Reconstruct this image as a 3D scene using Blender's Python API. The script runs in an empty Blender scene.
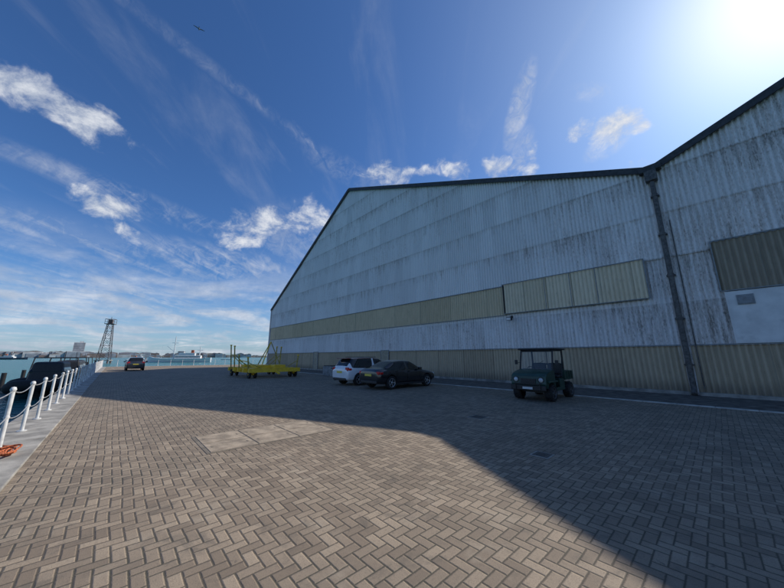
import bpy, bmesh, math, random
from mathutils import Vector, Matrix
random.seed(7)
scene=bpy.context.scene
PITCH=math.radians(12.0); FPX=295.0; CH=1.6
P0=Vector((12.95,13.2,0)); dv=Vector((-.677,.736,0)).normalized()
ANG=math.atan2(dv.y,dv.x)
FR=Matrix.Translation(P0)@Matrix.Rotation(ANG,4,'Z')
def L(s,n,z=0): return FR@Vector((s,n,z))
def pxdir(u,v):
    x=(u-392)/FPX; z=(294-v)/FPX
    return Vector((x,math.cos(PITCH)-z*math.sin(PITCH),math.sin(PITCH)+z*math.cos(PITCH)))
# ---------------------------------------------------------------- nodes
class N:
    def __init__(s,tree): s.t=tree; s.n=tree.nodes; s.l=tree.links
    def new(s,ty,**kw):
        n=s.n.new(ty)
        for k,v in kw.items(): setattr(n,k,v)
        return n
    def put(s,sock,v):
        if isinstance(v,bpy.types.NodeSocket): s.l.new(v,sock)
        elif v is not None:
            if hasattr(sock.default_value,'__len__'):
                n=len(sock.default_value); v=tuple(v)
                if len(v)<n: v=v+(1.0,)*(n-len(v))
                sock.default_value=v[:n]
            else: sock.default_value=v
    def m(s,op,a,b=None,c=None,clamp=False):
        n=s.new('ShaderNodeMath',operation=op); n.use_clamp=clamp
        s.put(n.inputs[0],a)
        if b is not None: s.put(n.inputs[1],b)
        if c is not None: s.put(n.inputs[2],c)
        return n.outputs[0]
    def vm(s,op,a,b=None):
        n=s.new('ShaderNodeVectorMath',operation=op); s.put(n.inputs[0],a)
        if b is not None: s.put(n.inputs[1],b)
        return n.outputs['Value'] if op in('DOT_PRODUCT','LENGTH') else n.outputs[0]
    def mix(s,f,a,b,bt='MIX'):
        n=s.new('ShaderNodeMix',data_type='RGBA',blend_type=bt)
        s.put(n.inputs[0],f); s.put(n.inputs[6],a); s.put(n.inputs[7],b); return n.outputs[2]
    def noise(s,vec,scale,detail=4,rough=.55,dist=0,col=False):
        n=s.new('ShaderNodeTexNoise'); s.put(n.inputs['Vector'],vec)
        n.inputs['Scale'].default_value=scale; n.inputs['Detail'].default_value=detail
        n.inputs['Roughness'].default_value=rough; n.inputs['Distortion'].default_value=dist
        return n.outputs['Color' if col else 'Fac']
    def sm(s,v,a,b,lo=0,hi=1):
        n=s.new('ShaderNodeMapRange',interpolation_type='SMOOTHSTEP'); s.put(n.inputs[0],v)
        n.inputs[1].default_value=a; n.inputs[2].default_value=b; n.inputs[3].default_value=lo; n.inputs[4].default_value=hi
        return n.outputs[0]
    def mapv(s,vec,sc=(1,1,1),rot=(0,0,0),loc=(0,0,0)):
        n=s.new('ShaderNodeMapping'); s.put(n.inputs[0],vec); n.inputs['Scale'].default_value=sc
        n.inputs['Rotation'].default_value=rot; n.inputs['Location'].default_value=loc; return n.outputs[0]
def newmat(name):
    m=bpy.data.materials.new(name); m.use_nodes=True; g=N(m.node_tree)
    b=[x for x in m.node_tree.nodes if x.type=='BSDF_PRINCIPLED'][0]
    tc=g.new('ShaderNodeTexCoord').outputs['Object']
    return m,g,b,tc
def pmat(name,col,rough=.6,metal=0,var=.12,scale=6,bump=0,coat=0,dirt=0):
    m,g,b,tc=newmat(name)
    n1=g.noise(tc,scale,3); dark=[c*(1-var*2.2) for c in col]; lite=[min(1,c*(1+var)) for c in col]
    c=g.mix(g.sm(n1,.3,.7),dark,lite)
    if dirt>0:
        c=g.mix(g.m('MULTIPLY',g.sm(g.noise(tc,scale*.4,4,.7),.5,.7),dirt),c,(.09,.08,.065))
    g.put(b.inputs['Base Color'],c); b.inputs['Metallic'].default_value=metal
    g.put(b.inputs['Roughness'],g.m('ADD',g.m('MULTIPLY',n1,.15),rough-.07))
    if coat: b.inputs['Coat Weight'].default_value=coat; b.inputs['Coat Roughness'].default_value=.05
    if bump:
        bn=g.new('ShaderNodeBump'); bn.inputs['Strength'].default_value=bump; bn.inputs['Distance'].default_value=.01
        g.put(bn.inputs['Height'],g.noise(tc,scale*8,3)); g.put(b.inputs['Normal'],bn.outputs[0])
    return m
# ---------------------------------------------------------------- mesh builder
class MB:
    def __init__(s): s.v=[]; s.f=[]; s.mi=[]; s.sm=[]
    def add(s,vs,fs,mi=0,smooth=False,M=None):
        o=len(s.v)
        for v in vs:
            v=Vector(v); s.v.append(M@v if M else v)
        for f in fs: s.f.append([o+i for i in f]); s.mi.append(mi); s.sm.append(smooth)
    def box(s,c,sz,mi=0,M=None,taper=1.0,bev=0.0):
        c=Vector(c); x,y,z=[a/2 for a in sz]
        bm=bmesh.new()
        vs=[bm.verts.new((c.x+sx*x*(taper if sz_>0 else 1),c.y+sy*y*(taper if sz_>0 else 1),c.z+sz_*z)) for sz_ in(-1,1) for sy in(-1,1) for sx in(-1,1)]
        for q in((0,2,3,1),(4,5,7,6),(0,1,5,4),(2,6,7,3),(0,4,6,2),(1,3,7,5)): bm.faces.new([vs[i] for i in q])
        if bev>0: bmesh.ops.bevel(bm,geom=bm.edges[:],offset=bev,segments=2,affect='EDGES',profile=.5)
        bm.verts.index_update()
        s.add([v.co.copy() for v in bm.verts],[[v.index for v in f.verts] for f in bm.faces],mi,False,M); bm.free()
    def beam(s,p,q,w,h=None,mi=0,up=(0,0,1)):
        h=h or w; p=Vector(p); q=Vector(q); d=(q-p).normalized(); up=Vector(up)
        if abs(d.dot(up))>.98: up=Vector((1,0,0))
        r=d.cross(up).normalized(); u=r.cross(d)
        vs=[e+r*a*w/2+u*b*h/2 for e in(p,q) for a,b in((-1,-1),(1,-1),(1,1),(-1,1))]
        s.add(vs,[(3,2,1,0),(4,5,6,7),(0,1,5,4),(1,2,6,5),(2,3,7,6),(3,0,4,7)],mi)
    def cyl(s,p,q,r,mi=0,n=12,r2=None,caps=True):
        r2=r if r2 is None else r2; p=Vector(p); q=Vector(q); d=(q-p).normalized()
        a=d.cross(Vector((0,0,1)) if abs(d.z)<.9 else Vector((1,0,0))).normalized(); b=d.cross(a)
        vs=[]
        for e,rr in((p,r),(q,r2)):
            for i in range(n):
                t=2*math.pi*i/n; vs.append(e+a*rr*math.cos(t)+b*rr*math.sin(t))
        s.add(vs,[(i,(i+1)%n,n+(i+1)%n,n+i) for i in range(n)],mi,True)
        if caps: s.add(vs,[list(range(n))[::-1],list(range(n,2*n))],mi)
    def lathe(s,prof,mi=0,n=24,M=None,smooth=True):
        vs=[];k=len(prof)
        for i in range(n):
            t=2*math.pi*i/n
            for r,z in prof: vs.append((r*math.cos(t),r*math.sin(t),z))
        s.add(vs,[(i*k+j,((i+1)%n)*k+j,((i+1)%n)*k+j+1,i*k+j+1) for i in range(n) for j in range(k-1)],mi,smooth,M)
    def prism(s,pts,y0,y1,mi=0,M=None):
        n=len(pts); vs=[(x,y0,z) for x,z in pts]+[(x,y1,z) for x,z in pts]
        s.add(vs,[list(range(n)),list(range(2*n-1,n-1,-1))]+[(i,n+i,n+(i+1)%n,(i+1)%n) for i in range(n)],mi,False,M)
    def obj(s,name,mats,parent=None,M=None,recalc=True):
        me=bpy.data.meshes.new(name); me.from_pydata([tuple(v) for v in s.v],[],s.f)
        for m in mats: me.materials.append(m)
        for p,i,q in zip(me.polygons,s.mi,s.sm): p.material_index=i; p.use_smooth=q
        if recalc:
            bm=bmesh.new(); bm.from_mesh(me); bmesh.ops.recalc_face_normals(bm,faces=bm.faces[:]); bm.to_mesh(me); bm.free()
        me.update()
        o=bpy.data.objects.new(name,me); scene.collection.objects.link(o)
        if parent: o.parent=parent
        elif M is not None: o.matrix_world=M
        return o
def empty(name,M):
    e=bpy.data.objects.new(name,None); scene.collection.objects.link(e); e.matrix_world=M; e.empty_display_size=.5; return e
# ---------------------------------------------------------------- camera
cam=bpy.data.cameras.new("camera"); camo=bpy.data.objects.new("camera",cam); scene.collection.objects.link(camo)
camo.location=(0,0,CH); camo.rotation_euler=(math.radians(90)+PITCH,0,0)
cam.sensor_width=36; cam.lens=36*FPX/784; cam.clip_end=20000; cam.clip_start=.05
scene.camera=camo
# ---------------------------------------------------------------- light / sky
sund=Vector((11.9,6.3,10.8)).normalized()
EL=math.asin(sund.z); AZ=math.atan2(sund.x,sund.y)
sun=bpy.data.lights.new("sun",'SUN'); sun.energy=4.4; sun.angle=math.radians(.5); sun.color=(1,.93,.83)
so=bpy.data.objects.new("sun",sun); scene.collection.objects.link(so); so.rotation_euler=sund.to_track_quat('Z','Y').to_euler()
w=bpy.data.worlds.new("World"); scene.world=w; w.use_nodes=True; w.node_tree.nodes.clear(); g=N(w.node_tree)
sky=g.new('ShaderNodeTexSky',sky_type='NISHITA'); sky.sun_disc=False; sky.sun_elevation=EL; sky.sun_rotation=AZ
sky.air_density=1.0; sky.dust_density=.7; sky.ozone_density=2.5
D=g.new('ShaderNodeTexCoord').outputs['Generated']
sep=g.new('ShaderNodeSeparateXYZ'); g.put(sep.inputs[0],D)
zc=g.m('MAXIMUM',sep.outputs[2],0.0)
inv=g.m('DIVIDE',1.0,g.m('ADD',zc,.09))
comb=g.new('ShaderNodeCombineXYZ'); g.put(comb.inputs[0],g.m('MULTIPLY',sep.outputs[0],inv)); g.put(comb.inputs[1],g.m('MULTIPLY',sep.outputs[1],inv))
PL=comb.outputs[0]
dn=g.noise(D,7,4,.6,0,True)
dsc=g.new('ShaderNodeVectorMath',operation='MULTIPLY_ADD'); g.put(dsc.inputs[0],dn); dsc.inputs[1].default_value=(.16,.16,.12); g.put(dsc.inputs[2],D)
dof=g.vm('SUBTRACT',dsc.outputs[0],(.08,.08,.06))
pn=g.noise(g.mapv(D,(1,1,1.25)),13,7,.66,.3)
def blob(src,u,v,ru,rv,ang,s):
    c=pxdir(u,v).normalized(); a=math.radians(ang)
    e1=pxdir(u+ru*math.cos(a),v+ru*math.sin(a)).normalized()-c; e2=pxdir(u-rv*math.sin(a),v+rv*math.cos(a)).normalized()-c
    df=g.vm('SUBTRACT',src,tuple(c))
    x=g.vm('DOT_PRODUCT',df,tuple(e1/e1.length_squared)); y=g.vm('DOT_PRODUCT',df,tuple(e2/e2.length_squared))
    r2=g.m('MULTIPLY_ADD',x,x,g.m('MULTIPLY',y,y))
    return g.m('MULTIPLY',g.m('MAXIMUM',g.m('SUBTRACT',1.0,r2),0.0),s)
def total(src,bl):
    t=None
    for b in bl:
        k=blob(src,*b); t=k if t is None else g.m('MAXIMUM',t,k)
    return t
puffs=[(25,92,62,32,12,1.1),(80,120,66,28,22,1.1),(108,206,40,26,42,1.1),(128,234,26,12,40,.8),
       (265,222,55,26,-8,.8),(310,216,34,20,0,.7),(245,238,30,12,0,.8),(385,176,38,17,-10,.8),(425,176,24,9,0,.6),(455,168,26,15,10,.85),
       (497,162,24,15,15,1),(524,156,16,26,0,.75),(618,128,20,28,20,1),(640,166,34,9,-8,.8),(583,128,26,12,10,.75)]
wisps=[(519,108,13,50,4,1),(523,150,14,26,0,.7),(612,140,44,15,-42,.9),(588,92,26,14,20,.5),(60,235,150,26,12,.5),(150,205,140,14,22,.6),(60,300,190,40,4,.7),
       (240,90,200,9,28,.3),(318,152,40,5,48,.5),(200,262,170,26,5,.6),(300,235,70,40,0,.5),(345,170,60,16,22,.4)]
pm=total(dof,puffs); wm=total(D,wisps)
pd=g.m('MULTIPLY',g.sm(g.m('MULTIPLY_ADD',pm,.32,pn),.56,.92),g.sm(pm,0,.55))
strk=g.noise(g.mapv(PL,(2.6,.6,1),(0,0,math.radians(62))),2.0,6,.6,.6)
strk2=g.noise(D,30,4,.65,1.2)
wn=g.m('ADD',g.m('MULTIPLY',strk,.6),g.m('MULTIPLY',strk2,.4))
wd=g.m('MULTIPLY',g.m('MULTIPLY',g.sm(wn,.38,.68),g.sm(wm,0,.8)),.7)
veil=g.m('MULTIPLY',g.sm(strk,.50,.85),.16)
low=g.noise(g.mapv(PL,(1,1,1),(0,0,.6)),1.0,6,.6,.3)
lowm=g.m('MULTIPLY',g.sm(low,.40,.64),g.sm(sep.outputs[2],.12,.34,.75,0))
haze=g.sm(sep.outputs[2],-.02,.24,.40,0)
dens=g.m('ADD',g.m('MAXIMUM',g.m('MAXIMUM',pd,wd),g.m('MAXIMUM',veil,lowm)),0,clamp=True)
shade=g.sm(pn,.35,.75)
ccol=g.mix(shade,(4.6,5.2,6.3),(8.2,8.4,8.9))
skc=g.mix(1.0,sky.outputs[0],(.50,.82,1.22),'MULTIPLY')
skc=g.mix(haze,skc,(5.0,6.3,7.6))
ds=g.m('MAXIMUM',g.vm('DOT_PRODUCT',D,tuple(sund)),0.0)
au=g.m('ADD',g.m('MULTIPLY',g.m('POWER',ds,9.0),.16),g.m('MULTIPLY',g.m('POWER',ds,110.0),.8),clamp=True)
col=g.mix(dens,skc,ccol)
col=g.mix(au,col,(12,11.8,11.4))
bg=g.new('ShaderNodeBackground'); g.put(bg.inputs[0],col); bg.inputs[1].default_value=.10
out=g.new('ShaderNodeOutputWorld'); g.l.new(bg.outputs[0],out.inputs[0])
scene.view_settings.view_transform='Standard'; scene.view_settings.look='None'; scene.view_settings.exposure=0
# ---------------------------------------------------------------- materials
def wallmat(name,base,dark,thr,nearamt,rustamt):
    m,g,b,tc=newmat(name)
    s=g.new('ShaderNodeSeparateXYZ'); g.put(s.inputs[0],tc)
    X,Z=s.outputs[0],s.outputs[2]
    iz=g.m('FLOOR',g.m('DIVIDE',g.m('SUBTRACT',Z,6.2),2.2))
    ix=g.m('FLOOR',g.m('ADD',X,g.m('MULTIPLY',iz,.37)))
    cb=g.new('ShaderNodeCombineXYZ'); g.put(cb.inputs[0],ix); g.put(cb.inputs[1],iz)
    wnz=g.new('ShaderNodeTexWhiteNoise',noise_dimensions='2D'); g.put(wnz.inputs[0],cb.outputs[0])
    tone=g.m('MULTIPLY_ADD',wnz.outputs[0],.14,.90)
    big=g.noise(tc,.16,4,.6)
    st=g.noise(g.mapv(tc,(6,0,.55)),1.0,6,.7)
    fine=g.noise(g.mapv(tc,(13,0,4.0)),1.6,5,.75)
    pe=g.m('ADD',g.m('MULTIPLY',st,.5),g.m('MULTIPLY',fine,.5))
    near=g.sm(g.m('ABSOLUTE',g.m('ADD',X,1.0)),0,11,nearamt,0)
    fz=g.m('FLOORED_MODULO',g.m('SUBTRACT',Z,6.2),2.2)
    pe=g.m('ADD',g.m('ADD',pe,near),g.m('MULTIPLY_ADD',big,.30,-.15))
    pe=g.m('ADD',pe,g.m('MULTIPLY_ADD',fz,.022,-.03))
    pe=g.m('ADD',pe,g.sm(Z,2.1,4.0,.03,0))
    mask=g.m('MULTIPLY',g.sm(pe,thr,thr+.08),.85)
    rust=g.m('MULTIPLY',g.sm(pe,thr-.10,thr+.02),rustamt)
    c=g.mix(rust,base,(.42,.29,.20))
    c=g.mix(mask,c,dark)
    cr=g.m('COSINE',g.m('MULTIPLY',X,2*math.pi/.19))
    c=g.mix(g.m('MULTIPLY',g.sm(cr,-1,.2,1,0),.30),c,[k*.42 for k in base])  # shade in the corrugation troughs, painted into the colour
    vc=g.new('ShaderNodeVectorMath',operation='SCALE'); g.put(vc.inputs[0],c); g.put(vc.inputs['Scale'],tone)
    gr=g.m('MULTIPLY',g.sm(fz,0,.05,1,0),.25)
    gr2=g.m('MULTIPLY',g.sm(fz,1.2,2.2,0,.38),g.sm(st,.42,.66))
    c2=g.mix(g.m('MAXIMUM',gr,gr2),vc.outputs[0],(.28,.24,.21))
    g.put(b.inputs['Base Color'],c2); b.inputs['Roughness'].default_value=.5
    bn=g.new('ShaderNodeBump'); bn.inputs['Strength'].default_value=.4; bn.inputs['Distance'].default_value=.01
    g.put(bn.inputs['Height'],fine); g.put(b.inputs['Normal'],bn.outputs[0])
    return m
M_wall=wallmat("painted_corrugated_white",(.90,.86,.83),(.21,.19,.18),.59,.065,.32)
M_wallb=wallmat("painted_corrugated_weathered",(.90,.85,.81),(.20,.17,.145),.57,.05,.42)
def grpmat(name,a,bc,pw):
    m,g,b,tc=newmat(name)
    s=g.new('ShaderNodeSeparateXYZ'); g.put(s.inputs[0],tc)
    ix=g.m('FLOOR',g.m('DIVIDE',s.outputs[0],pw))
    wnz=g.new('ShaderNodeTexWhiteNoise',noise_dimensions='1D'); g.put(wnz.inputs['W'],ix)
    n1=g.noise(g.mapv(tc,(3,0,.8)),1.2,5,.7)
    c=g.mix(g.m('ADD',g.m('MULTIPLY',wnz.outputs[0],.5),g.m('MULTIPLY',g.sm(n1,.3,.7),.5)),a,bc)
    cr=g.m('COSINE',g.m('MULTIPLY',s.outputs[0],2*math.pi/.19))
    c=g.mix(g.m('MULTIPLY',g.sm(cr,-1,.2,1,0),.30),c,[k*.4 for k in a])  # sheet grooves darkened in the colour to stand in for shading
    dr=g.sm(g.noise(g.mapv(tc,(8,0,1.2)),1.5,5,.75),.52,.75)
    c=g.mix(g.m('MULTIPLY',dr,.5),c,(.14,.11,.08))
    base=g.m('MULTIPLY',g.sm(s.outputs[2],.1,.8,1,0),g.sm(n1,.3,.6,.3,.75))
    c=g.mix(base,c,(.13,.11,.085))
    fx=g.m('FLOORED_MODULO',s.outputs[0],pw)
    c=g.mix(g.m('MULTIPLY',g.sm(fx,0,.08,1,0),.5),c,(.07,.07,.05))
    g.put(b.inputs['Base Color'],c); b.inputs['Roughness'].default_value=.5
    return m
M_band=grpmat("translucent_sheet_band",(.62,.48,.29),(.82,.66,.43),3.1)
M_band2=grpmat("translucent_sheet_band_pale",(.74,.60,.40),(.92,.78,.56),1.35)
M_band3=grpmat("translucent_sheet_band_dark",(.31,.245,.17),(.46,.37,.26),1.35)
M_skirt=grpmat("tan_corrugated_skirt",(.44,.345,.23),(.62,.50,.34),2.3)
M_trim=pmat("dark_trim",(.05,.052,.055),.6,var=.2)
M_roof=pmat("roof_sheet",(.16,.165,.17),.7,var=.2,scale=1)
M_pipe=pmat("pipe_iron",(.11,.105,.10),.5,var=.25,scale=9,dirt=.4)
M_white=pmat("white_paint",(.74,.75,.74),.45,var=.08,scale=5,dirt=.35)
M_conc=pmat("concrete",(.36,.34,.30),.85,var=.18,scale=2.3,bump=.5,dirt=.35)
M_slab=pmat("concrete_cover",(.37,.30,.22),.85,var=.16,scale=4,bump=.5,dirt=.3)
M_iron=pmat("cast_iron",(.09,.085,.08),.6,.3,scale=20,bump=.4)
M_asph=pmat("asphalt_apron",(.14,.125,.105),.9,var=.25,scale=3,bump=.6,dirt=.3)
M_rub=pmat("black_rubber",(.018,.018,.019),.75,var=.3,scale=20)
M_blk=pmat("black_plastic",(.025,.025,.027),.5,var=.2,scale=20)
M_yel=pmat("yellow_steel",(1.0,.62,.04),.5,var=.06,scale=5,dirt=.2)
M_alu=pmat("alloy",(.55,.55,.56),.3,.8,var=.1,scale=10)
M_gls,g_,b_,t_=newmat("car_glass"); b_.inputs['Roughness'].default_value=.04
g_.put(b_.inputs['Base Color'],g_.mix(g_.noise(t_,2,2),(.01,.012,.014),(.02,.023,.026)))
M_red=pmat("red_lens",(.7,.015,.012),.15,var=.1,coat=.6)
M_lens=pmat("clear_lens",(.6,.62,.62),.1,var=.1,coat=.8)
M_plate=pmat("plate_yellow",(.75,.6,.08),.4,var=.04)
M_carw=pmat("car_paint_white",(.88,.88,.88),.25,var=.02,scale=2,coat=1)
M_carr=pmat("car_roof_dark_red",(.22,.02,.018),.25,var=.05,scale=2,coat=1)
M_carb=pmat("car_paint_black",(.011,.011,.014),.22,var=.1,scale=2,coat=1)
M_card=pmat("car_paint_grey",(.05,.055,.065),.25,.3,var=.1,scale=2,coat=1)
M_green=pmat("utility_green",(.018,.06,.042),.4,var=.15,scale=5,dirt=.15)
def paving():
    m,g,b,tc=newmat("herringbone_block_paving")
    wob=g.noise(tc,.9,1,.5,0,True)
    ws=g.new('ShaderNodeVectorMath',operation='MULTIPLY_ADD'); g.put(ws.inputs[0],wob); ws.inputs[1].default_value=(.05,.05,0); g.put(ws.inputs[2],tc)
    s2=g.new('ShaderNodeSeparateXYZ'); g.put(s2.inputs[0],ws.outputs[0])
    x=g.m('MULTIPLY',s2.outputs[0],10.0); y=g.m('MULTIPLY',s2.outputs[1],10.0)
    i=g.m('FLOOR',x); j=g.m('FLOOR',y); fx=g.m('SUBTRACT',x,i); fy=g.m('SUBTRACT',y,j)
    k=g.m('FLOORED_MODULO',g.m('SUBTRACT',i,j),4.0)
    is_=[g.m('COMPARE',k,float(q),.5) for q in range(4)]
    dl=g.m('ADD',fx,is_[1]); dr=g.m('ADD',g.m('SUBTRACT',1,fx),is_[0]); db=g.m('ADD',fy,is_[2]); dt=g.m('ADD',g.m('SUBTRACT',1,fy),is_[3])
    e=g.m('MINIMUM',g.m('MINIMUM',dl,dr),g.m('MINIMUM',db,dt))
    cb=g.new('ShaderNodeCombineXYZ'); g.put(cb.inputs[0],g.m('SUBTRACT',i,is_[1])); g.put(cb.inputs[1],g.m('SUBTRACT',j,is_[2]))
    wn=g.new('ShaderNodeTexWhiteNoise',noise_dimensions='2D'); g.put(wn.inputs[0],cb.outputs[0])
    r=wn.outputs[0]
    sp=g.noise(tc,110,2,.7)
    chip=g.noise(tc,38,2)
    e2=g.m('ADD',e,g.m('MULTIPLY_ADD',chip,.10,-.05))
    c=g.mix(r,(.215,.166,.117),(.39,.308,.218))
    c=g.mix(g.m('MULTIPLY',g.sm(sp,.42,.75),.55),c,(.115,.092,.07))
    c=g.mix(g.m('MULTIPLY',g.sm(chip,.5,.75),.4),c,(.14,.11,.083))
    big=g.noise(tc,.45,5,.6); c=g.mix(g.m('MULTIPLY',g.sm(big,.42,.68),.42),c,(.15,.122,.092))
    med=g.noise(tc,2.6,5,.7,.5); c=g.mix(g.m('MULTIPLY',g.sm(med,.52,.70),.55),c,(.11,.095,.075))
    lt=g.noise(g.mapv(tc,(1,1,1),(0,0,0),(31,7,0)),1.4,5,.7); c=g.mix(g.m('MULTIPLY',g.sm(lt,.54,.75),.4),c,(.46,.395,.30))
    spot=g.noise(tc,7,2,.5); c=g.mix(g.m('MULTIPLY',g.sm(spot,.72,.77),.6),c,(.06,.055,.05))
    jm=g.sm(e2,.03,.09,1,0)
    jc=g.mix(g.sm(big,.4,.6),(.085,.068,.048),(.05,.048,.032))
    c=g.mix(g.m('MULTIPLY',jm,.88),c,jc)
    g.put(b.inputs['Base Color'],c); b.inputs['Roughness'].default_value=.8
    h=g.m('ADD',g.m('ADD',g.sm(e2,.02,.15),g.m('MULTIPLY',sp,.4)),g.m('MULTIPLY',r,.35))
    bn=g.new('ShaderNodeBump'); bn.inputs['Strength'].default_value=.75; bn.inputs['Distance'].default_value=.007
    g.put(bn.inputs['Height'],h); g.put(b.inputs['Normal'],bn.outputs[0])
    return m
M_pav=paving()
M_wat,g,b,tc=newmat("sea_water")
n1=g.noise(g.mapv(tc,(1,1.6,1),(0,0,.5)),.9,5,.6,.3); n2=g.noise(tc,.05,3)
g.put(b.inputs['Base Color'],g.mix(n2,(.012,.12,.125),(.03,.18,.175))); b.inputs['Roughness'].default_value=.2
bn=g.new('ShaderNodeBump'); bn.inputs['Strength'].default_value=1; bn.inputs['Distance'].default_value=.45
g.put(bn.inputs['Height'],n1); g.put(b.inputs['Normal'],bn.outputs[0]); b.inputs['IOR'].default_value=1.25
# ---------------------------------------------------------------- ground & water
WZ=-1.5
mb=MB(); R=9000
mb.add([(-R,-R,WZ),(R,-R,WZ),(R,R,WZ),(-R,R,WZ)],[(0,1,2,3)]); mb.obj("sea_water",[M_wat])
NE=19.25; NO=20.15; SE=66.0
mb=MB()
mb.add([(-300,-300,0),(SE-.9,-300,0),(SE-.9,NE,0),(-300,NE,0)],[(0,1,2,3)],0)
mb.obj("block_paving_ground",[M_pav],M=FR)
mb=MB()
s=-60.0
while s<SE:
    l=min(1.8,SE-s); mb.box((s+l/2,(NE+NO)/2+random.uniform(-.006,.006),-.02+random.uniform(-.006,.006)),(l-.014,NO-NE,.09),0,bev=.014); s+=1.8
n=NE
while n>-30:
    mb.box((SE-.45,n-.9,-.02),(.9,1.788,.09),0,bev=.01); n-=1.8
mb.box(((-60+SE)/2,NO-.25,-1.9),(SE+60-.1,.4,3.66),1); mb.box((SE-.3,-140,-1.9),(.5,318,3.66),1)
mb.box(((-60+SE)/2,NE+.1,-.3),(SE+60-.4,.5,.4),1)
mb.obj("quay_edge_coping",[M_conc,pmat("quay_wall_dark",(.13,.125,.11),.9,var=.3,scale=1,dirt=.6)],M=FR)
mb=MB()
mb.add([(-60,.0,.004),(49.5,.0,.004),(49.5,3.9,.004),(-60,3.9,.004)],[(0,1,2,3)],0)
mb.obj("asphalt_apron_pavement",[M_asph],M=FR)
mb=MB(); s=-60
while s<50:
    mb.box((s+.45,4.02,.0),(.89,.22,.05),0,bev=.008); s+=.9
mb.obj("drain_channel_edging",[pmat("pale_concrete",(.5,.48,.43),.85,var=.15,scale=3,dirt=.3)],M=FR)
def toL(x,y):
    v=FR.inverted()@Vector((x,y,0)); return v.x,v.y
cs,cn=toL(-2.66,6.76)
mb=MB()
mb.box((cs,cn,.0),(1.44,2.5,.012),1)
for a in range(2):
    for b2 in range(3):
        mb.box((cs+(-.345+.69*a),cn-.8+.8*b2,.004),(.66,.77,.018),0,bev=.004)
        for q in(-.2,.2): mb.box((cs+(-.345+.69*a),cn-.8+.8*b2+q*1.5,.0125),(.08,.03,.006),1)
mb.obj("concrete_access_cover",[M_slab,pmat("cover_frame",(.2,.17,.13),.8,dirt=.3)],M=FR)
for (x,y,sz) in((2.5,5.36,.30),(2.33,8.5,.42)):
    a,b2=toL(x,y); mb=MB(); mb.box((a,b2,.0),(sz,sz,.014),1); mb.box((a,b2,.003),(sz-.06,sz-.06,.018),0,bev=.003)
    for q in range(5): mb.box((a-.5*sz+.09+q*(sz-.18)/4,b2,.0135),(.018,sz-.14,.006),0)
    mb.obj("drain_cover",[M_iron,M_conc],M=FR)
# ---------------------------------------------------------------- hangar
def roof1(s):
    return 10.75+(s-.2)*.412 if s<26.8 else 21.71-(s-26.8)*.56
def roof2(s):
    t=-s-.2
    return 10.75+t*.40 if t<26.5 else 21.35-(t-26.5)*.41
def wallstrip(mb,s0,s1,z0,z1,nb,nt,rf,mi,amp=.034,wl=.19):
    cols=max(2,int((s1-s0)/wl*8)); vs=[];fs=[]
    hs=[]
    for i in range(cols+1):
        s=s0+(s1-s0)*i/cols; r=rf(s); a=min(z0,r); b=min(z1,r); y=amp*math.cos(2*math.pi*s/wl)
        hs.append(b-a); f=(b-z0)/(z1-z0) if z1>z0 else 1
        vs+=[(s,nb+y,a),(s,nb+(nt-nb)*max(0,f)+y,b)]
    for i in range(cols):
        if hs[i]>.001 or hs[i+1]>.001: fs.append((2*i,2*i+2,2*i+3,2*i+1))
    mb.add(vs,fs,mi,True)
def hang(name,s0,s1,rf,kind):
    e=empty(name,FR)
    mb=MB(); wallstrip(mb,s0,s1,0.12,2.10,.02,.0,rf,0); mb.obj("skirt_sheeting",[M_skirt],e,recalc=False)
    mb=MB()
    WM=1 if kind==2 else 0
    wallstrip(mb,s0,s1,2.06,4.26,.05,.02,rf,WM)
    z=6.2
    wallstrip(mb,s0,s1,4.2,6.3,-.03,-.03,rf,WM)
    while z<22:
        wallstrip(mb,s0,s1,z-.04,z+2.2,.035,.01,rf,WM); z+=2.2
    mb.obj("wall_sheeting",[M_wall,M_wallb],e,recalc=False)
    return e
h1=hang("hangar_building",.12,49,roof1,1)
mb=MB()
wallstrip(mb,8.0,48.6,4.26,6.14,.075,.06,roof1,0)
wallstrip(mb,.9,8.05,4.34,6.24,.17,.16,roof1,1)
mb.obj("glazing_band",[M_band,M_band2],h1,recalc=False)
M_fl=pmat("flashing_grey",(.3,.31,.31),.6,dirt=.3)
mb=MB()
mb.box((28.3,.12,6.17),(40.6,.05,.04),1); mb.box((28.3,.12,4.245),(40.6,.06,.03),1)
mb.box((4.5,.2,6.26),(7.3,.08,.03),1); mb.box((4.5,.2,4.32),(7.3,.1,.03),1)
mb.box((.87,.16,5.29),(.04,.12,1.9),1); mb.box((8.1,.16,5.29),(.04,.12,1.9),0)
mb.box((24.6,.08,2.1),(48.9,.05,.05),1)
for s_ in (2.9,4.15,5.5): mb.box((s_,.205,5.29),(.03,.03,1.9),1)
mb.obj("band_flashings",[M_trim,M_fl],h1)
mb=MB(); mb.box((24.6,.06,.07),(48.9,.25,.14),0); mb.obj("plinth",[M_conc],h1)
def roofobj(e,pts):
    mb=MB()
    for (a,za),(b,zb) in zip(pts[:-1],pts[1:]):
        mb.add([(a,.16,za+.03),(b,.16,zb+.03),(b,-70,zb+.03),(a,-70,za+.03),(a,.16,za+.12),(b,.16,zb+.12),(b,-70,zb+.12),(a,-70,za+.12)],
               [(0,1,2,3),(7,6,5,4),(0,4,5,1),(1,5,6,2),(2,6,7,3),(3,7,4,0)],0)
    mb.obj("roof",[M_roof],e)
    mb=MB()
    for (a,za),(b,zb) in zip(pts[:-1],pts[1:]):
        mb.beam((a,.20,za+.0),(b,.20,zb+.0),.07,.32,0)
    mb.obj("verge_trim",[M_trim],e)
roofobj(h1,[(.2,roof1(.2)),(26.8,roof1(26.8)),(49.1,roof1(49.1))])
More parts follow.
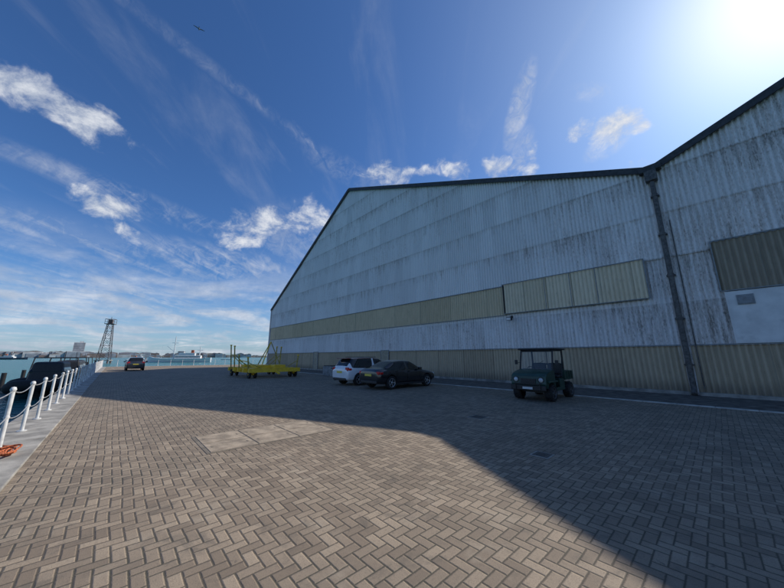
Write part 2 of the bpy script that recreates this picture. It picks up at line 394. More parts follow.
mb=MB(); mb.add([(49,.0,0),(49,-70,0),(49,-70,roof1(49)),(49,0,roof1(49))],[(0,1,2,3)],0)
mb.add([(.2,-70,0),(49,-70,0),(49,-70,9),(26.8,-70,21.5),(.2,-70,10.6)],[(0,1,2,3,4)],0)
mb.obj("side_walls",[M_wall],h1)
mb=MB(); mb.box((49.0,.08,4.6),(.14,.2,9.2),0); mb.obj("corner_trim",[M_wall],h1)
mb=MB(); mb.box((7.7,.45,3.95),(.32,.18,.22),0,bev=.02); mb.beam((7.7,.05,4.1),(7.7,.42,4.0),.04,.04,0); mb.box((7.7,.55,3.93),(.26,.02,.16),1)
mb.box((7.7,.07,4.1),(.14,.06,.14),0)
mb.obj("wall_floodlight",[M_blk,M_lens],h1)
mb=MB()
for s0_ in (20.,33.):
    mb.box((s0_,.09,1.1),(1.0,.05,2.1),0); mb.box((s0_,.10,2.17),(1.14,.07,.07),1); mb.box((s0_-.53,.1,1.07),(.06,.07,2.14),1); mb.box((s0_+.53,.1,1.07),(.06,.07,2.14),1)
    mb.box((s0_+.4,.13,1.05),(.04,.05,.14),1)
mb.obj("personnel_doors",[pmat("door_tan",(.38,.33,.24),.5),M_fl],h1)
h2=hang("hangar_building",-49,-.12,roof2,2)
mb=MB(); wallstrip(mb,-48,-1.42,4.30,6.46,.09,.08,roof2,0); mb.obj("glazing_band",[M_band3],h2,recalc=False)
mb=MB(); mb.box((-24.7,.15,6.48),(46.6,.06,.04),0); mb.box((-24.7,.15,4.28),(46.6,.07,.04),0); mb.box((-1.4,.14,5.38),(.04,.1,2.2),0)
mb.box((-24.6,.08,2.1),(48.9,.05,.05),0)
mb.obj("band_flashings",[M_fl],h2)
mb=MB(); mb.box((-4.5,.13,3.18),(6.0,.05,2.1),0)
for q in (-1.5,-3.5,-5.5,-7.5): mb.box((q,.165,3.18),(.04,.02,2.1),0)
mb.obj("flat_wall_panel",[pmat("flat_panel_white",(.78,.76,.73),.5,var=.06,scale=2,dirt=.3)],h2)
mb=MB(); mb.box((-2.0,.175,3.86),(.46,.04,.40),0); mb.box((-2.0,.20,3.86),(.38,.02,.32),1)
mb.obj("window",[M_fl,pmat("window_glass",(.16,.19,.22),.15,var=.15)],h2)
mb=MB(); mb.box((-24.6,.06,.07),(48.9,.25,.14),0); mb.obj("plinth",[M_conc],h2)
roofobj(h2,[(-.2,roof2(-.2)),(-26.7,roof2(-26.7)),(-49,roof2(-49))])
mb=MB(); mb.add([(-49,.0,0),(-49,-70,0),(-49,-70,roof2(-49)),(-49,0,roof2(-49))],[(0,1,2,3)],0); mb.obj("side_walls",[M_wall],h2)
mb=MB()
mb.cyl((0,.26,.25),(0,.26,10.0),.10,0,16)
mb.cyl((0,.26,.28),(.0,.5,.06),.10,0,16)
for z in (1.2,3.2,5.2,7.2,9.2): mb.cyl((0,.26,z),(0,.26,z+.12),.125,0,16); mb.box((0,.12,z+.06),(.32,.2,.05),0)
mb.box((0,.26,10.3),(.46,.34,.55),0,bev=.03); mb.box((0,.2,10.72),(.85,.36,.30),1,bev=.02)
mb.cyl((-.32,.16,.3),(-.32,.16,7.9),.022,0,8)
mb.obj("drainpipe",[M_pipe,M_trim],M=FR)
mb=MB(); mb.box((0,-.02,5.3),(.5,.05,10.7),0); mb.box((0,-35,10.72),(.5,69,.08),1); mb.obj("valley_gutter_wall",[M_wallb,M_trim],M=FR)
# ---------------------------------------------------------------- railing
mb=MB()
posts=[(s_,19.72) for s_ in [ -8+1.75*i for i in range(int((SE-.5+8)/1.75)+1)]]
posts+= [(SE-.45,19.72-1.75*(i+1)) for i in range(26)]
for (a,b2) in posts:
    tx,ty=random.uniform(-.015,.015),random.uniform(-.015,.015)
    mb.cyl((a,b2,.02),(a+tx,b2+ty,1.0),.032,0,12); mb.cyl((a,b2,.02),(a,b2,.045),.075,0,12)
    mb.lathe([(0,.05),(.03,.042),(.044,0),(.03,-.042),(0,-.05)],0,12,Matrix.Translation((a+tx,b2+ty,1.02)))
    mb.lathe([(.03,.035),(.042,.0),(.03,-.035)],0,12,Matrix.Translation((a+tx/2,b2+ty/2,.55)))
for (a,b2),(c,d2) in zip(posts[:-1],posts[1:]):
    for z in(1.0,.55):
        sag=.05+random.uniform(0,.05); pr=None
        for i in range(9):
            t=i/8; p=Vector((a+(c-a)*t,b2+(d2-b2)*t,z-sag*4*t*(1-t)))
            if pr: mb.cyl(pr,p,.010,1,5,caps=False)
            pr=p
mb.obj("quayside_chain_railing",[M_white,pmat("chain_galv",(.45,.45,.44),.5,.4)],M=FR)
mb=MB(); s0_,n0_=toL(-6.35,5.2)
random.seed(3)
for k in range(6):
    pr=None; ph=random.random()*6
    for i in range(29):
        t=2*math.pi*i/28; r=.13+.022*k*((-1)**k)+.02*math.sin(3*t+ph); p=Vector((s0_+.03*math.sin(ph)+r*math.cos(t)*1.2,n0_+r*math.sin(t)*.9+.03*math.cos(ph),.05+.018*k+.014*math.sin(2*t+ph)))
        if pr: mb.cyl(pr,p,.014,0,6,caps=False)
        pr=p
pr=None
for i in range(14):
    p=Vector((s0_+.15+.05*i,n0_+.1*math.sin(i*.6),.045))
    if pr: mb.cyl(pr,p,.014,0,6,caps=False)
    pr=p
mb.obj("orange_rope_coil",[pmat("orange_rope",(.55,.15,.06),.85,var=.25,scale=30)],M=FR)
# ---------------------------------------------------------------- cars
def wheel(mb,x,y,z,r,w,side,mt,ma):
    M=Matrix.Translation((x,y,z))@Matrix.Rotation(-side*math.pi/2,4,'X')
    mb.lathe([(r*.62,-w/2),(r*.9,-w/2),(r,-w*.36),(r,w*.36),(r*.93,w/2),(r*.66,w/2),(r*.62,w*.36)],mt,28,M)
    mb.lathe([(r*.66,w*.5),(r*.62,w*.44),(r*.55,w*.25),(r*.2,w*.2),(0,w*.2)],mt,24,M)
    for i in range(5):
        A=M@Matrix.Rotation(2*math.pi*i/5,4,'Z')
        mb.box((r*.36,0,w*.36),(r*.56,r*.15,w*.14),ma,A)
    mb.lathe([(r*.66,w*.44),(r*.66,w*.51),(r*.60,w*.49),(r*.60,w*.3)],ma,28,M); mb.lathe([(0,w*.48),(r*.15,w*.46),(r*.17,w*.3)],ma,16,M)
def car(name,M,st,gl,paint,roofm,wx,wr=.32,pill=()):
    e=empty(name,M)
    vs=[];fs=[];mi=[]
    def ring(t):
        x,w_,zl,zb,zr,wrf=t
        h=[(0,zl),(w_*.86,zl),(w_*.985,zl+.12),(w_,(zl+zb)/2+.05),(w_*.965,zb),(wrf,zr-.045),(wrf*.82,zr),(0,zr+.012)]
        return [(x,y,z) for y,z in h]+[(x,-y,z) for y,z in h[-2:0:-1]]
    rings=[ring(t) for t in st]; n=len(rings[0])
    for r in rings: vs+=r
    for i in range(len(rings)-1):
        xm=(st[i][0]+st[i+1][0])/2
        for j in range(n):
            fs.append((i*n+j,i*n+(j+1)%n,(i+1)*n+(j+1)%n,(i+1)*n+j))
            jj=j if j<7 else 13-j
            gi=0
            if jj==4 and gl[0]<xm<gl[1] and not any(abs(xm-p)<.06 for p in pill): gi=1
            if jj in(5,6) :
                if gl[2][0]<xm<gl[2][1] or gl[3][0]<xm<gl[3][1]: gi=1
                elif gl[2][1]<xm<gl[3][0]: gi=2
            mi.append(gi)
    fs.append(list(range(n))); mi.append(0); fs.append([(len(rings)-1)*n+i for i in range(n)][::-1]); mi.append(0)
    me=bpy.data.meshes.new("body"); me.from_pydata(vs,[],fs)
    for m in(paint,M_gls,roofm,M_blk): me.materials.append(m)
    for p,i in zip(me.polygons,mi): p.material_index=i; p.use_smooth=True
    bm=bmesh.new(); bm.from_mesh(me); bmesh.ops.recalc_face_normals(bm,faces=bm.faces[:])
    cl=bm.edges.layers.float.get('crease_edge') or bm.edges.layers.float.new('crease_edge')
    for ed in bm.edges:
        if len(ed.link_faces)==2 and ed.link_faces[0].material_index!=ed.link_faces[1].material_index: ed[cl]=.55
    bm.to_mesh(me); bm.free()
    o=bpy.data.objects.new("body",me); scene.collection.objects.link(o); o.parent=e
    sb=o.modifiers.new("s",'SUBSURF'); sb.levels=2; sb.render_levels=2
    cb=MB()
    for x in wx:
        for y in(-1,1): cb.cyl((x,y*.50,wr+.01),(x,y*1.1,wr+.01),wr+.055,0,28)
    co=cb.obj("cut",[M_blk]); co.matrix_world=M
    bo=o.modifiers.new("b",'BOOLEAN'); bo.operation='DIFFERENCE'; bo.object=co; bo.solver='EXACT'
    bpy.context.view_layer.update()
    dg=bpy.context.evaluated_depsgraph_get(); nm=bpy.data.meshes.new_from_object(o.evaluated_get(dg))
    o.modifiers.clear(); o.data=nm; bpy.data.objects.remove(co)
    mb=MB()
    for x in wx:
        for sd in(-1,1): wheel(mb,x,sd*(st[4][1]-.13),wr,wr,.21,sd,0,1)
    mb.obj("wheels",[M_rub,M_alu],e)
    return e
ROT=math.atan2(.677,.736)
hatch=[(-2.08,.70,.42,.80,.86,.58),(-2.06,.80,.32,.88,.94,.60),(-1.98,.85,.27,.95,1.08,.60),(-1.80,.87,.24,.97,1.40,.60),(-1.62,.88,.22,.97,1.50,.60),(-1.0,.89,.22,.95,1.55,.62),
 (-.26,.895,.22,.94,1.56,.63),(-.18,.895,.22,.94,1.56,.63),(.35,.895,.22,.93,1.50,.62),(.55,.895,.22,.93,1.42,.63),(1.10,.89,.22,.93,1.04,.72),(1.25,.885,.22,.91,.99,.73),(1.7,.86,.24,.86,.92,.68),(1.98,.80,.28,.76,.80,.6),(2.08,.68,.36,.62,.66,.5)]
saloon=[(-2.18,.70,.42,.78,.86,.58),(-2.14,.80,.32,.86,.96,.62),(-2.0,.85,.27,.92,1.02,.66),(-1.72,.87,.24,.93,1.05,.68),(-1.0,.89,.22,.92,1.36,.58),(-.6,.89,.22,.92,1.41,.58),
 (-.26,.89,.22,.91,1.42,.59),(-.18,.89,.22,.91,1.42,.59),(.2,.89,.22,.90,1.39,.59),(.4,.89,.22,.90,1.34,.60),(1.05,.885,.22,.89,.98,.72),(1.2,.88,.22,.88,.94,.72),(1.75,.86,.24,.82,.86,.68),(2.08,.80,.28,.72,.76,.6),(2.2,.68,.36,.58,.62,.5)]
def cardetail(e,xr,xf,tailz,paint,plate=True,hb=True):
    mb=MB()
    for sd in(-1,1):
        mb.box((xr+.08,sd*.66,tailz),(.12,.26,.16 if not hb else .22),0,bev=.03)
        mb.box((xr+.18,sd*.80,tailz),(.2,.10,.12),0,bev=.03)
        mb.box((xf-.22,sd*.62,.68),(.22,.30,.13),1,bev=.04)
        mb.box((.62,sd*.98,1.0),(.14,.18,.12),2,bev=.03)
        mb.box((-.1,sd*.905,.84),(.14,.02,.03),4); mb.box((-1.0,sd*.90,.86),(.14,.02,.03),4)
        mb.box((0,sd*.86,.26),(2.0,.08,.10),3,bev=.02)
        mb.box((xr+.035,sd*.45,.40),(.04,.12,.04),0)
        for x_ in (-.22,.78,-.98): mb.box((x_,sd*.893,.58),(.012,.012,.5),3)
    mb.box((xr-.0,0,.70 if not hb else .74),(.03,.52,.11),5)
    mb.box((xr+.05,0,.36),(.12,1.3,.14),3,bev=.03); mb.box((xf-.03,0,.42),(.10,1.1,.22),3,bev=.03)
    mb.cyl((xr+.0,.5,.29),(xr+.2,.5,.29),.035,4,10)
    mb.obj("lights_and_trim",[M_red,M_lens,paint,M_blk,M_blk,M_plate],e)
def place(S_,N_,rot=ROT,z=0):
    p=L(S_,N_,z); return Matrix.Translation(p)@Matrix.Rotation(rot,4,'Z')
c1=car("parked_car",place(14.0,6.75),hatch,(-1.75,1.0,(-2.0,-1.68),(.4,1.12)),M_carw,M_carr,(-1.28,1.30),.325,(-.22,))
cardetail(c1,-2.08,2.08,.90,M_carr)
mb=MB(); mb.box((-1.80,0,1.50),(.3,1.1,.04),0,bev=.015)
for sd in(-1,1): mb.beam((-1.3,sd*.6,1.57),(.1,sd*.6,1.58),.03,.03,1)
mb.obj("spoiler_and_rails",[M_carr,M_blk],c1)
c2=car("parked_car",place(11.2,6.75),saloon,(-1.55,.95,(-1.72,-1.0),(.3,1.07)),M_carb,M_carb,(-1.32,1.36),.325,(-.22,))
cardetail(c2,-2.18,2.2,.80,M_carb,hb=False)
fx_,fy_=toL(-31.2,36.8)
c3=car("parked_car",place(fx_,fy_,ANG),hatch,(-1.75,1.0,(-2.0,-1.68),(.4,1.12)),M_card,M_card,(-1.28,1.30),.325,(-.22,))
cardetail(c3,-2.08,2.08,.90,M_card)
# ---------------------------------------------------------------- utility vehicle  (x forward)
ue=empty("utility_buggy",place(4.05,5.5,ROT+math.pi))
mb=MB()
for x in(-.92,.95):
    for sd in(-1,1):
        wheel(mb,x,sd*.58,.30,.30,.26,sd,0,1)
        M=Matrix.Translation((x,sd*.58,.30))@Matrix.Rotation(-sd*math.pi/2,4,'X')
        for i in range(20):
            A=M@Matrix.Rotation(2*math.pi*i/20,4,'Z'); mb.box((.302,0,.06 if i%2 else -.06),(.022,.045,.11),0,A)
mb.obj("wheels",[M_rub,pmat("steel_rim",(.12,.12,.12),.5,.4)],ue)
mb=MB()
prof=[(1.42,.48),(1.46,.62),(1.42,.88),(1.30,.98),(1.05,1.05),(.62,1.12),(.55,1.12),(.55,.42),(.66,.42),(.70,.60),(.95,.70),(1.2,.60),(1.26,.46)]
mb.prism(prof,-.64,.64,0)
for sd in(-1,1):
    mb.box((.95,sd*.67,.70),(.80,.16,.07),0,bev=.03)
    mb.box((.30,sd*.64,.40),(.62,.10,.12),0,bev=.02)
    mb.box((-.12,sd*.62,.55),(.40,.10,.42),0,bev=.03)
mb.box((.1,0,.36),(1.6,1.2,.07),1)
mb.box((-.35,0,.56),(.55,1.16,.42),0,bev=.03)
mb.box((-.98,0,.72),(.98,1.30,.05),0)
mb.box((-.98,.64,.88),(.98,.04,.32),0,bev=.01); mb.box((-.98,-.64,.88),(.98,.04,.32),0,bev=.01)
mb.box((-1.46,0,.88),(.04,1.28,.32),0,bev=.01); mb.box((-.51,0,.92),(.04,1.28,.40),0,bev=.01)
for q in(-1.25,-.98,-.7):
    for sd in(-1,1): mb.box((q,sd*.67,.88),(.05,.03,.28),0)
mb.beam((-1.4,.35,.5),(.8,.35,.5),.07,.08,1); mb.beam((-1.4,-.35,.5),(.8,-.35,.5),.07,.08,1)
mb.beam((-.92,-.5,.3),(-.92,.5,.3),.08,.08,1); mb.beam((.95,-.5,.3),(.95,.5,.3),.06,.06,1)
mb.obj("body",[M_green,M_blk],ue)
mb=MB()
mb.box((1.50,0,.48),(.08,1.28,.18),0,bev=.02); mb.box((1.455,0,.72),(.04,.55,.16),0); mb.beam((1.56,-.45,.62),(1.56,.45,.62),.04,.04,0)
for sd in(-1,1): mb.beam((1.56,sd*.45,.42),(1.56,sd*.45,.64),.04,.04,0)
for sd in(-1,1):
    mb.lathe([(0,.06),(.06,.05),(.085,.02),(.095,-.03)],1,16,Matrix.Translation((1.43,sd*.46,.76))@Matrix.Rotation(math.pi/2,4,'Y'))
    mb.lathe([(.10,-.04),(.105,.03),(.09,.03)],0,16,Matrix.Translation((1.43,sd*.46,.76))@Matrix.Rotation(math.pi/2,4,'Y'))
mb.box((1.55,0,.47),(.03,.36,.08),2)
for y in(-.3,.3):
    mb.box((-.30,y,.83),(.46,.52,.12),0,bev=.04); mb.box((-.52,y,1.12),(.12,.52,.46),0,bev=.05)
Ms=Matrix.Translation((.25,-.32,1.08))@Matrix.Rotation(math.radians(-50),4,'Y')
for i in range(16):
    a=2*math.pi*i/16; b2=2*math.pi*(i+1)/16
    mb.cyl(Ms@Vector((.17*math.cos(a),.17*math.sin(a),0)),Ms@Vector((.17*math.cos(b2),.17*math.sin(b2),0)),.014,0,6,caps=False)
mb.cyl((.5,-.32,.9),(.25,-.32,1.08),.02,0,8)
mb.box((.50,0,1.02),(.14,1.16,.22),0,bev=.03)
mb.obj("bumper_lights_seats",[M_blk,M_lens,M_white],ue)
mb=MB()
for sd in(-1,1):
    mb.cyl((.66,sd*.62,1.05),(.46,sd*.61,1.84),.032,0,8); mb.cyl((.46,sd*.61,1.84),(-.55,sd*.60,1.86),.032,0,8); mb.cyl((-.55,sd*.60,1.86),(-.58,sd*.60,.72),.032,0,8)
    mb.cyl((-.55,sd*.58,1.5),(-.3,sd*.6,.8),.02,0,8)
    mb.box((.62,sd*.78,1.38),(.04,.12,.18),0,bev=.01); mb.beam((.55,sd*.62,1.36),(.62,sd*.76,1.36),.02,.02,0)
for x,z in((.66,1.08),(.46,1.82),(-.55,1.86),(-.57,1.3)): mb.cyl((x,-.6,z),(x,.6,z),.03,0,8)
for y in (-.58,0,.58): mb.cyl((-.57,y,.75),(-.55,y,1.86),.018,0,8)
mb.box((-.06,0,1.90),(1.26,1.42,.07),0,bev=.03)
mb.beam((.62,-.15,1.20),(.56,.30,1.45),.012,.012,0)
mb.obj("roll_cage_and_canopy",[M_blk],ue)
mb=MB(); mb.add([(.655,-.58,1.10),(.655,.58,1.10),(.47,.57,1.80),(.47,-.57,1.80)],[(0,1,2,3)],0)
Mg,gg,bb,tt=newmat("windscreen_clear"); bb.inputs['Transmission Weight'].default_value=1; bb.inputs['Roughness'].default_value=.03; bb.inputs['IOR'].default_value=1.01
gg.put(bb.inputs['Base Color'],gg.mix(gg.noise(tt,3,3),(.85,.9,.9),(.95,.97,.97))); bb.inputs['Coat Weight'].default_value=1; bb.inputs['Coat IOR'].default_value=1.6
mb.obj("windscreen",[Mg],ue)
# ---------------------------------------------------------------- yellow boat cradle
ye=empty("boat_cradle_trolley",FR@Matrix.Translation((25.6,9.0,0)))
mb=MB()
for y in(-1.6,1.6): mb.beam((-2.7,y,.55),(2.7,y,.55),.24,.36,0)
for x in(-2.7,-1.3,0,1.3,2.7): mb.beam((x,-2.0,.58),(x,2.0,.58),.24,.30,0)
for x in(-2.3,2.3):
    for y in(-1.6,1.6):
        mb.cyl((x,y-.28,.28),(x,y-.14,.28),.28,2,20); mb.cyl((x,y+.14,.28),(x,y+.28,.28),.28,2,20); mb.cyl((x,y-.3,.28),(x,y+.3,.28),.06,0,8)
        mb.box((x,y,.42),(.3,.2,.24),0)
for x,y,h,lx,ly in((2.3,-1.9,2.5,.1,-.1),(1.3,-1.9,2.45,.05,-.1),(2.3,1.9,2.55,.1,.15),(1.3,1.9,2.45,0,.15),(0,1.9,1.7,0,.1),(-2.3,1.9,1.5,0,.1),(-2.3,-1.9,1.7,0,-.1)):
    mb.beam((x,y,.6),(x+lx,y+ly,h),.08,.08,1,up=(1,0,0)); mb.box((x+lx,y+ly,h+.03),(.13,.13,.09),0)
    mb.beam((x,y*.4,.62),(x+lx*.5,y*1.0,.6+(h-.6)*.6),.05,.05,1)
mb.beam((-.2,-1.5,.6),(.3,-.6,2.9),.07,.07,1); mb.beam((.9,.3,.6),(.3,-.6,2.9),.07,.07,1); mb.beam((-.5,.4,.6),(.3,-.6,2.9),.06,.06,0)
mb.beam((-2.3,1.9,1.2),(0,1.9,1.3),.06,.06,0); mb.beam((-2.7,0,.5),(-3.5,0,.35),.12,.12,0)
mb.box((-.6,.4,.82),(1.5,1.2,.22),0,bev=.02); mb.box((-1.9,-.5,.84),(.9,.9,.25),0,bev=.02); mb.box((1.7,.6,.84),(.9,1.1,.2),0,bev=.02)
mb.obj("cradle_frame",[M_yel,pmat("olive_steel",(.5,.38,.08),.6,var=.2),M_rub],ye)
mb=MB()
for i,(x,y,a,b2,c) in enumerate([(0,0,1.2,.8,.75),(1.6,.1,1.1,.8,.6),(3.1,-.1,1.3,.8,.8)]): mb.box((19+x,4.6+y,c/2),(a,b2,c),0,bev=.04); mb.box((19+x,4.6+y,c+.03),(a*.9,b2*.9,.06),1,bev=.01)
mb.obj("storage_crates",[pmat("crate_grey",(.30,.31,.31),.7,var=.15,scale=3,dirt=.3),M_blk],M=FR)
# ---------------------------------------------------------------- RIBs
def rib(M,ln=7.5,cabin=False):
    e=empty("inflatable_boat",M); mb=MB()
    path=[]
    for i in range(33):
        t=-1+2*i/32
        a=abs(t)
        if a>.42: x=-ln/2+ (1-a)/.58*ln*.62; y=1.15
        else:
            k=a/.42; x=-ln/2+ln*.62+ln*.38*math.sqrt(max(0,1-k**2.2)); y=1.15*math.sin(k*math.pi/2)**.8
        path.append(Vector((x,math.copysign(y,t),.55+ .35*max(0,(x)/(ln/2))**2)))
    n=12; vs=[]
    for i,p in enumerate(path):
        d=(path[min(i+1,32)]-path[max(i-1,0)]).normalized(); r=d.cross(Vector((0,0,1))).normalized(); u=r.cross(d)
        rad=.34*(1 if 1<i<31 else .7)
        for j in range(n):
            a=2*math.pi*j/n; vs.append(p+r*rad*math.cos(a)+u*rad*math.sin(a))
    mb.add(vs,[(i*n+j,i*n+(j+1)%n,(i+1)*n+(j+1)%n,(i+1)*n+j) for i in range(32) for j in range(n)]+[list(range(n)),[32*n+q for q in range(n)]],0,True)
    mb.add([(-ln/2+.2,-1,.5),(ln*.1,-1,.5),(ln*.42,0,.75),(ln*.1,1,.5),(-ln/2+.2,1,.5),(-ln/2+.2,0,-.35),(ln*.1,0,-.35)],[(0,1,6,5),(1,2,6),(2,3,6),(3,4,5,6),(0,5,4),(0,4,3,2,1)],1)
    mb.box((-.2,0,1.05),(.9,.8,1.0),1,bev=.08,taper=.8); mb.add([(.3,-.36,1.5),(.3,.36,1.5),(.12,.3,1.95),(.12,-.3,1.95)],[(0,1,2,3)],2)
    for q in(-1.0,-1.9): mb.box((q,0,.95),(.6,.5,.5),1,bev=.06); mb.box((q-.28,0,1.35),(.1,.5,.45),1,bev=.04)
    for sd in(-1,1):
        mb.cyl((-ln/2+.7,sd*.9,.8),(-ln/2+.5,sd*.7,2.5),.04,1,8)
        mb.box((-ln/2-.1,sd*.4,1.05),(.55,.42,.65),1,bev=.12); mb.box((-ln/2-.15,sd*.4,.3),(.25,.14,1.0),1)
    mb.cyl((-ln/2+.5,-.7,2.5),(-ln/2+.5,.7,2.5),.04,1,8); mb.cyl((-ln/2+.5,0,2.5),(-ln/2+.5,0,3.0),.02,1,6)
    if cabin: mb.box((.2,0,1.5),(2.4,1.7,1.5),1,bev=.15,taper=.8); mb.box((.2,0,1.75),(2.2,1.66,.4),2,bev=.1,taper=.85)
    mb.obj("boat",[M_rub,M_blk,M_gls],e)
for i,(x,y,cb_) in enumerate([(-27.9,25.0,True),(-31.6,27.6,False),(-34.0,32.0,True),(-39.8,38.0,True),(-45.6,45,False)]):
    rib(Matrix.Translation((x,y,WZ))@Matrix.Rotation(ANG+math.pi+random.uniform(-.1,.1),4,'Z')@Matrix.Scale(1.2,4),6.2,cb_)
mb=MB(); a,b2=toL(-33,31)
mb.box((a+10,NO+4.6,WZ+.25),(26,1.0,.5),0,bev=.03)
for q in range(4): mb.cyl((a-2+q*8,NO+5.3,WZ-1),(a-2+q*8,NO+5.3,.2),.16,1,12)
mb.obj("mooring_pontoon",[M_conc,M_blk],M=FR)
# ---------------------------------------------------------------- lattice tower
dd=pxdir(104,357); tp=Vector((dd.x,dd.y,0))*140
te=empty("lattice_tower",Matrix.Translation((tp.x,tp.y,WZ))@Matrix.Rotation(.5,4,'Z'))
mb=MB(); H=18.5; WB=2.1; WT=.95
def tw(z): return WB-(WB-WT)*(z/H)
cor=[(-1,-1),(1,-1),(1,1),(-1,1)]
for k in range(4):
    a=cor[k]; b2=cor[(k+1)%4]
    mb.beam((a[0]*WB,a[1]*WB,1.5),(a[0]*WT,a[1]*WT,H),.2,.2,0)
    z=1.5
    while z<H-1:
        z2=min(H,z+3.4); w1,w2=tw(z),tw(z2)
        mb.beam((a[0]*w1,a[1]*w1,z),(b2[0]*w2,b2[1]*w2,z2),.10,.10,0); mb.beam((b2[0]*w1,b2[1]*w1,z),(a[0]*w2,a[1]*w2,z2),.10,.10,0)
        mb.beam((a[0]*w2,a[1]*w2,z2),(b2[0]*w2,b2[1]*w2,z2),.12,.12,0); z=z2
    P=1.7
    mb.beam((a[0]*P,a[1]*P,H+1.2),(b2[0]*P,b2[1]*P,H+1.2),.08,.08,0); mb.beam((a[0]*P,a[1]*P,H),(a[0]*P,a[1]*P,H+2.4),.12,.12,0)
    mb.beam((a[0]*P,a[1]*P,H+2.4),(b2[0]*P,b2[1]*P,H+2.4),.14,.14,0)
    mb.cyl((a[0]*WB,a[1]*WB,-2),(a[0]*WB,a[1]*WB,1.4),.35,0,10)
mb.box((0,0,H+.1),(3.6,3.6,.25),0); mb.box((0,0,1.45),(5.4,5.4,.35),1); mb.box((0,0,H+1.3),(1.6,1.6,2),0); mb.cyl((0,0,H+2.3),(0,0,H+3.6),.1,0,8)
mb.obj("lattice",[pmat("tower_steel",(.16,.12,.11),.6,var=.2,scale=1),M_conc],te)
# ---------------------------------------------------------------- ships & boats
M_fun=pmat("funnel",(.5,.12,.05),.6)
def ship(name,x,y,rot,ln,hullm,sup=True,masts=((0,12),),scale=1):
    e=empty(name,Matrix.Translation((x,y,WZ))@Matrix.Rotation(rot,4,'Z')@Matrix.Scale(scale,4)); mb=MB()
    B=ln*.11; st=[(-.5,.8,.085),(-.42,.95,.075),(-.2,1,.065),(.1,1,.065),(.3,.8,.075),(.42,.42,.09),(.5,.03,.115)]
    vs=[]
    for t,b_,h in st: vs+=[(t*ln,-b_*B*.7,-.3),(t*ln,-b_*B,ln*h),(t*ln,b_*B,ln*h),(t*ln,b_*B*.7,-.3)]
    fs=[]
    for i in range(len(st)-1):
        for j in range(4): fs.append((i*4+j,i*4+(j+1)%4,(i+1)*4+(j+1)%4,(i+1)*4+j))
    fs+=[(0,1,2,3),tuple(4*(len(st)-1)+q for q in(3,2,1,0))]
    mb.add(vs,fs,0)
    if sup:
        mb.box((-ln*.12,0,ln*.095),(ln*.42,B*1.5,ln*.06),1,bev=.1); mb.box((-ln*.1,0,ln*.15),(ln*.26,B*1.3,ln*.05),1,bev=.1)
        mb.box((-ln*.0,0,ln*.19),(ln*.10,B*1.2,ln*.035),1,bev=.05,taper=.85); mb.box((-ln*.0,0,ln*.192),(ln*.102,B*1.21,ln*.012),2)
        mb.box((-ln*.12,0,ln*.10),(ln*.40,B*1.52,ln*.012),2); mb.box((-ln*.18,0,ln*.20),(ln*.05,B*.5,ln*.06),3,bev=.05,taper=.85)
    for mx,mh in masts:
        mb.cyl((mx*ln,0,ln*.05),(mx*ln,0,mh),.010*ln if sup else .12,1,8,r2=.006*ln if sup else .06)
        if sup: mb.beam((mx*ln-1.5,0,mh*.75),(mx*ln+1.5,0,mh*.75),.2,.2,1); mb.beam((mx*ln,0,mh*.4),(mx*ln+ln*.12,0,mh*.62),.15,.15,1)
    mb.obj("vessel",[hullm,M_white,M_blk,M_fun],e)
M_hw=pmat("hull_white",(.75,.77,.77),.4,var=.05,scale=.2); M_hb=pmat("hull_navy",(.03,.045,.08),.4,var=.1,scale=.2)
dd=pxdir(181,357); ship("moored_ship",dd.x*170,dd.y*170,math.radians(205),30,M_hw,masts=((.12,14.5),(-.3,9)))
dd=pxdir(141,357); ship("moored_boat",dd.x*200,dd.y*200,.3,16,M_hw,masts=((0,8),))
dd=pxdir(150,357); ship("moored_boat",dd.x*170,dd.y*170,.5,10,M_hb,masts=((0,5),))
dd=pxdir(205,357); ship("moored_boat",dd.x*240,dd.y*240,.2,12,M_hw,masts=((0,5),))
dd=pxdir(160,357); ship("sailing_boat",dd.x*330,dd.y*330,.6,13,M_hw,sup=False,masts=((.1,15),))
dd=pxdir(228,357); ship("sailing_boat",dd.x*300,dd.y*300,.4,12,M_hw,sup=False,masts=((.1,12),))
dd=pxdir(12,357); ship("moored_boat",dd.x*330,dd.y*330,.4,26,M_hb,masts=((0,9),))
# ---------------------------------------------------------------- distant shore
random.seed(11)
M_land,g,b,tc=newmat("distant_shore")
g.put(b.inputs['Base Color'],g.mix(g.sm(g.noise(tc,.03,5),.35,.65),(.07,.09,.095),(.14,.145,.13))); b.inputs['Roughness'].default_value=.9
mb=MB(); vs=[]; nseg=500; fs=[]
for i in range(nseg+1):
    a=math.radians(-80+130*i/nseg)
    r=1500+250*math.sin(a*3)+120*math.sin(a*9)
    h=9+5*math.sin(i*.11)+2.5*math.sin(i*.53+1)+random.uniform(0,4)
    for rr,z in((r,WZ-.5),(r+5,WZ+2),(r+20,WZ+max(3,h)),(r+400,WZ+max(3,h)+2)): vs.append((math.sin(a)*rr,math.cos(a)*rr,z))
for i in range(nseg):
    for j in range(3): fs.append((i*4+j,(i+1)*4+j,(i+1)*4+j+1,i*4+j+1))
mb.add(vs,fs); mb.obj("distant_shore_hills",[M_land])
mb=MB()
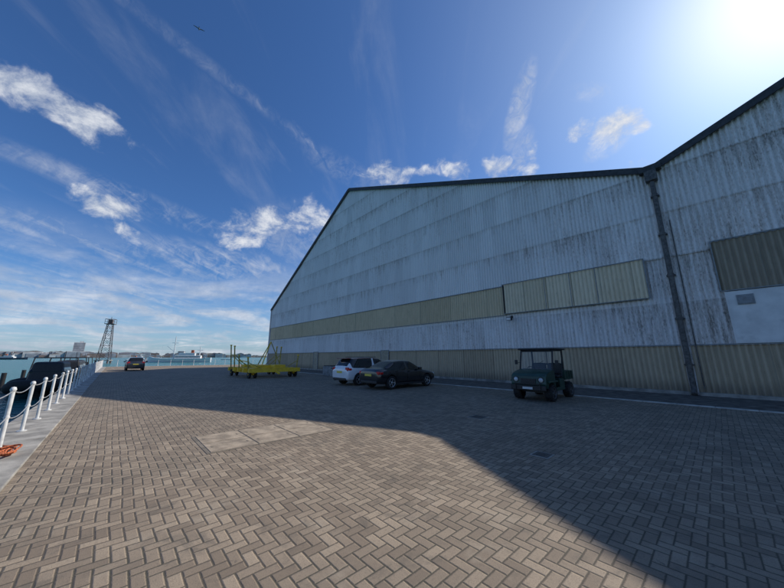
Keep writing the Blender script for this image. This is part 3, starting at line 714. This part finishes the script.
mats=[pmat("town_light",(.5,.5,.5),.8,scale=.1),pmat("town_brick",(.24,.18,.16),.8,scale=.1),pmat("town_grey",(.28,.31,.35),.8,scale=.1)]
for i in range(150):
    u=random.uniform(-40,250) if i>60 else random.uniform(-40,95)
    d_=pxdir(u,357); d_=Vector((d_.x,d_.y,0)).normalized(); a=math.atan2(d_.x,d_.y)
    r=1500+250*math.sin(a*3)+120*math.sin(a*9)-random.uniform(5,20)
    h=random.uniform(6,16); wd_=random.uniform(12,40)
    M=Matrix.Translation((d_.x*r,d_.y*r,WZ))@Matrix.Rotation(-a,4,'Z')
    k=random.randrange(3); mb.box((0,0,h/2),(wd_,12,h),k,M)
    mb.prism([(-wd_/2,h),(0,h+3),(wd_/2,h)],-6,6,(k+1)%3,M)
mb.obj("distant_town_buildings",mats)
mb=MB()
d_=pxdir(77,357); d_=Vector((d_.x,d_.y,0)).normalized(); a=math.atan2(d_.x,d_.y)
M=Matrix.Translation((d_.x*1400,d_.y*1400,WZ))@Matrix.Rotation(-a,4,'Z')
mb.box((0,0,24),(26,20,48),0,M); mb.box((4,0,50),(9,10,4),0,M)
for q in range(13): mb.box((0,-10.1,4+q*3.5),(23,.4,1.6),2,M)
mb.obj("tower_block",mats)
# ---------------------------------------------------------------- seagull
p=pxdir(199,29).normalized()*62+Vector((0,0,CH))
mb=MB()
mb.lathe([(0,-.25),(.04,-.2),(.08,-.05),(.07,.1),(.03,.2),(0,.24)],0,10,Matrix.Rotation(math.pi/2,4,'Y'))
for sd in(-1,1): mb.add([(.08,0,.02),(-.08,0,.02),(-.06,sd*.3,.12),(.10,sd*.3,.13),(-.12,sd*.68,.04),(-.04,sd*.66,.05)],[(0,1,2,3),(3,2,4,5)],0)
mb.add([(-.2,0,.01),(-.36,.09,.01),(-.36,-.09,.01)],[(0,1,2)],0)
mb.obj("seagull",[pmat("gull_feather",(.2,.2,.2),.8)],M=Matrix.Translation(p)@Matrix.Rotation(2.2,4,'Z'))
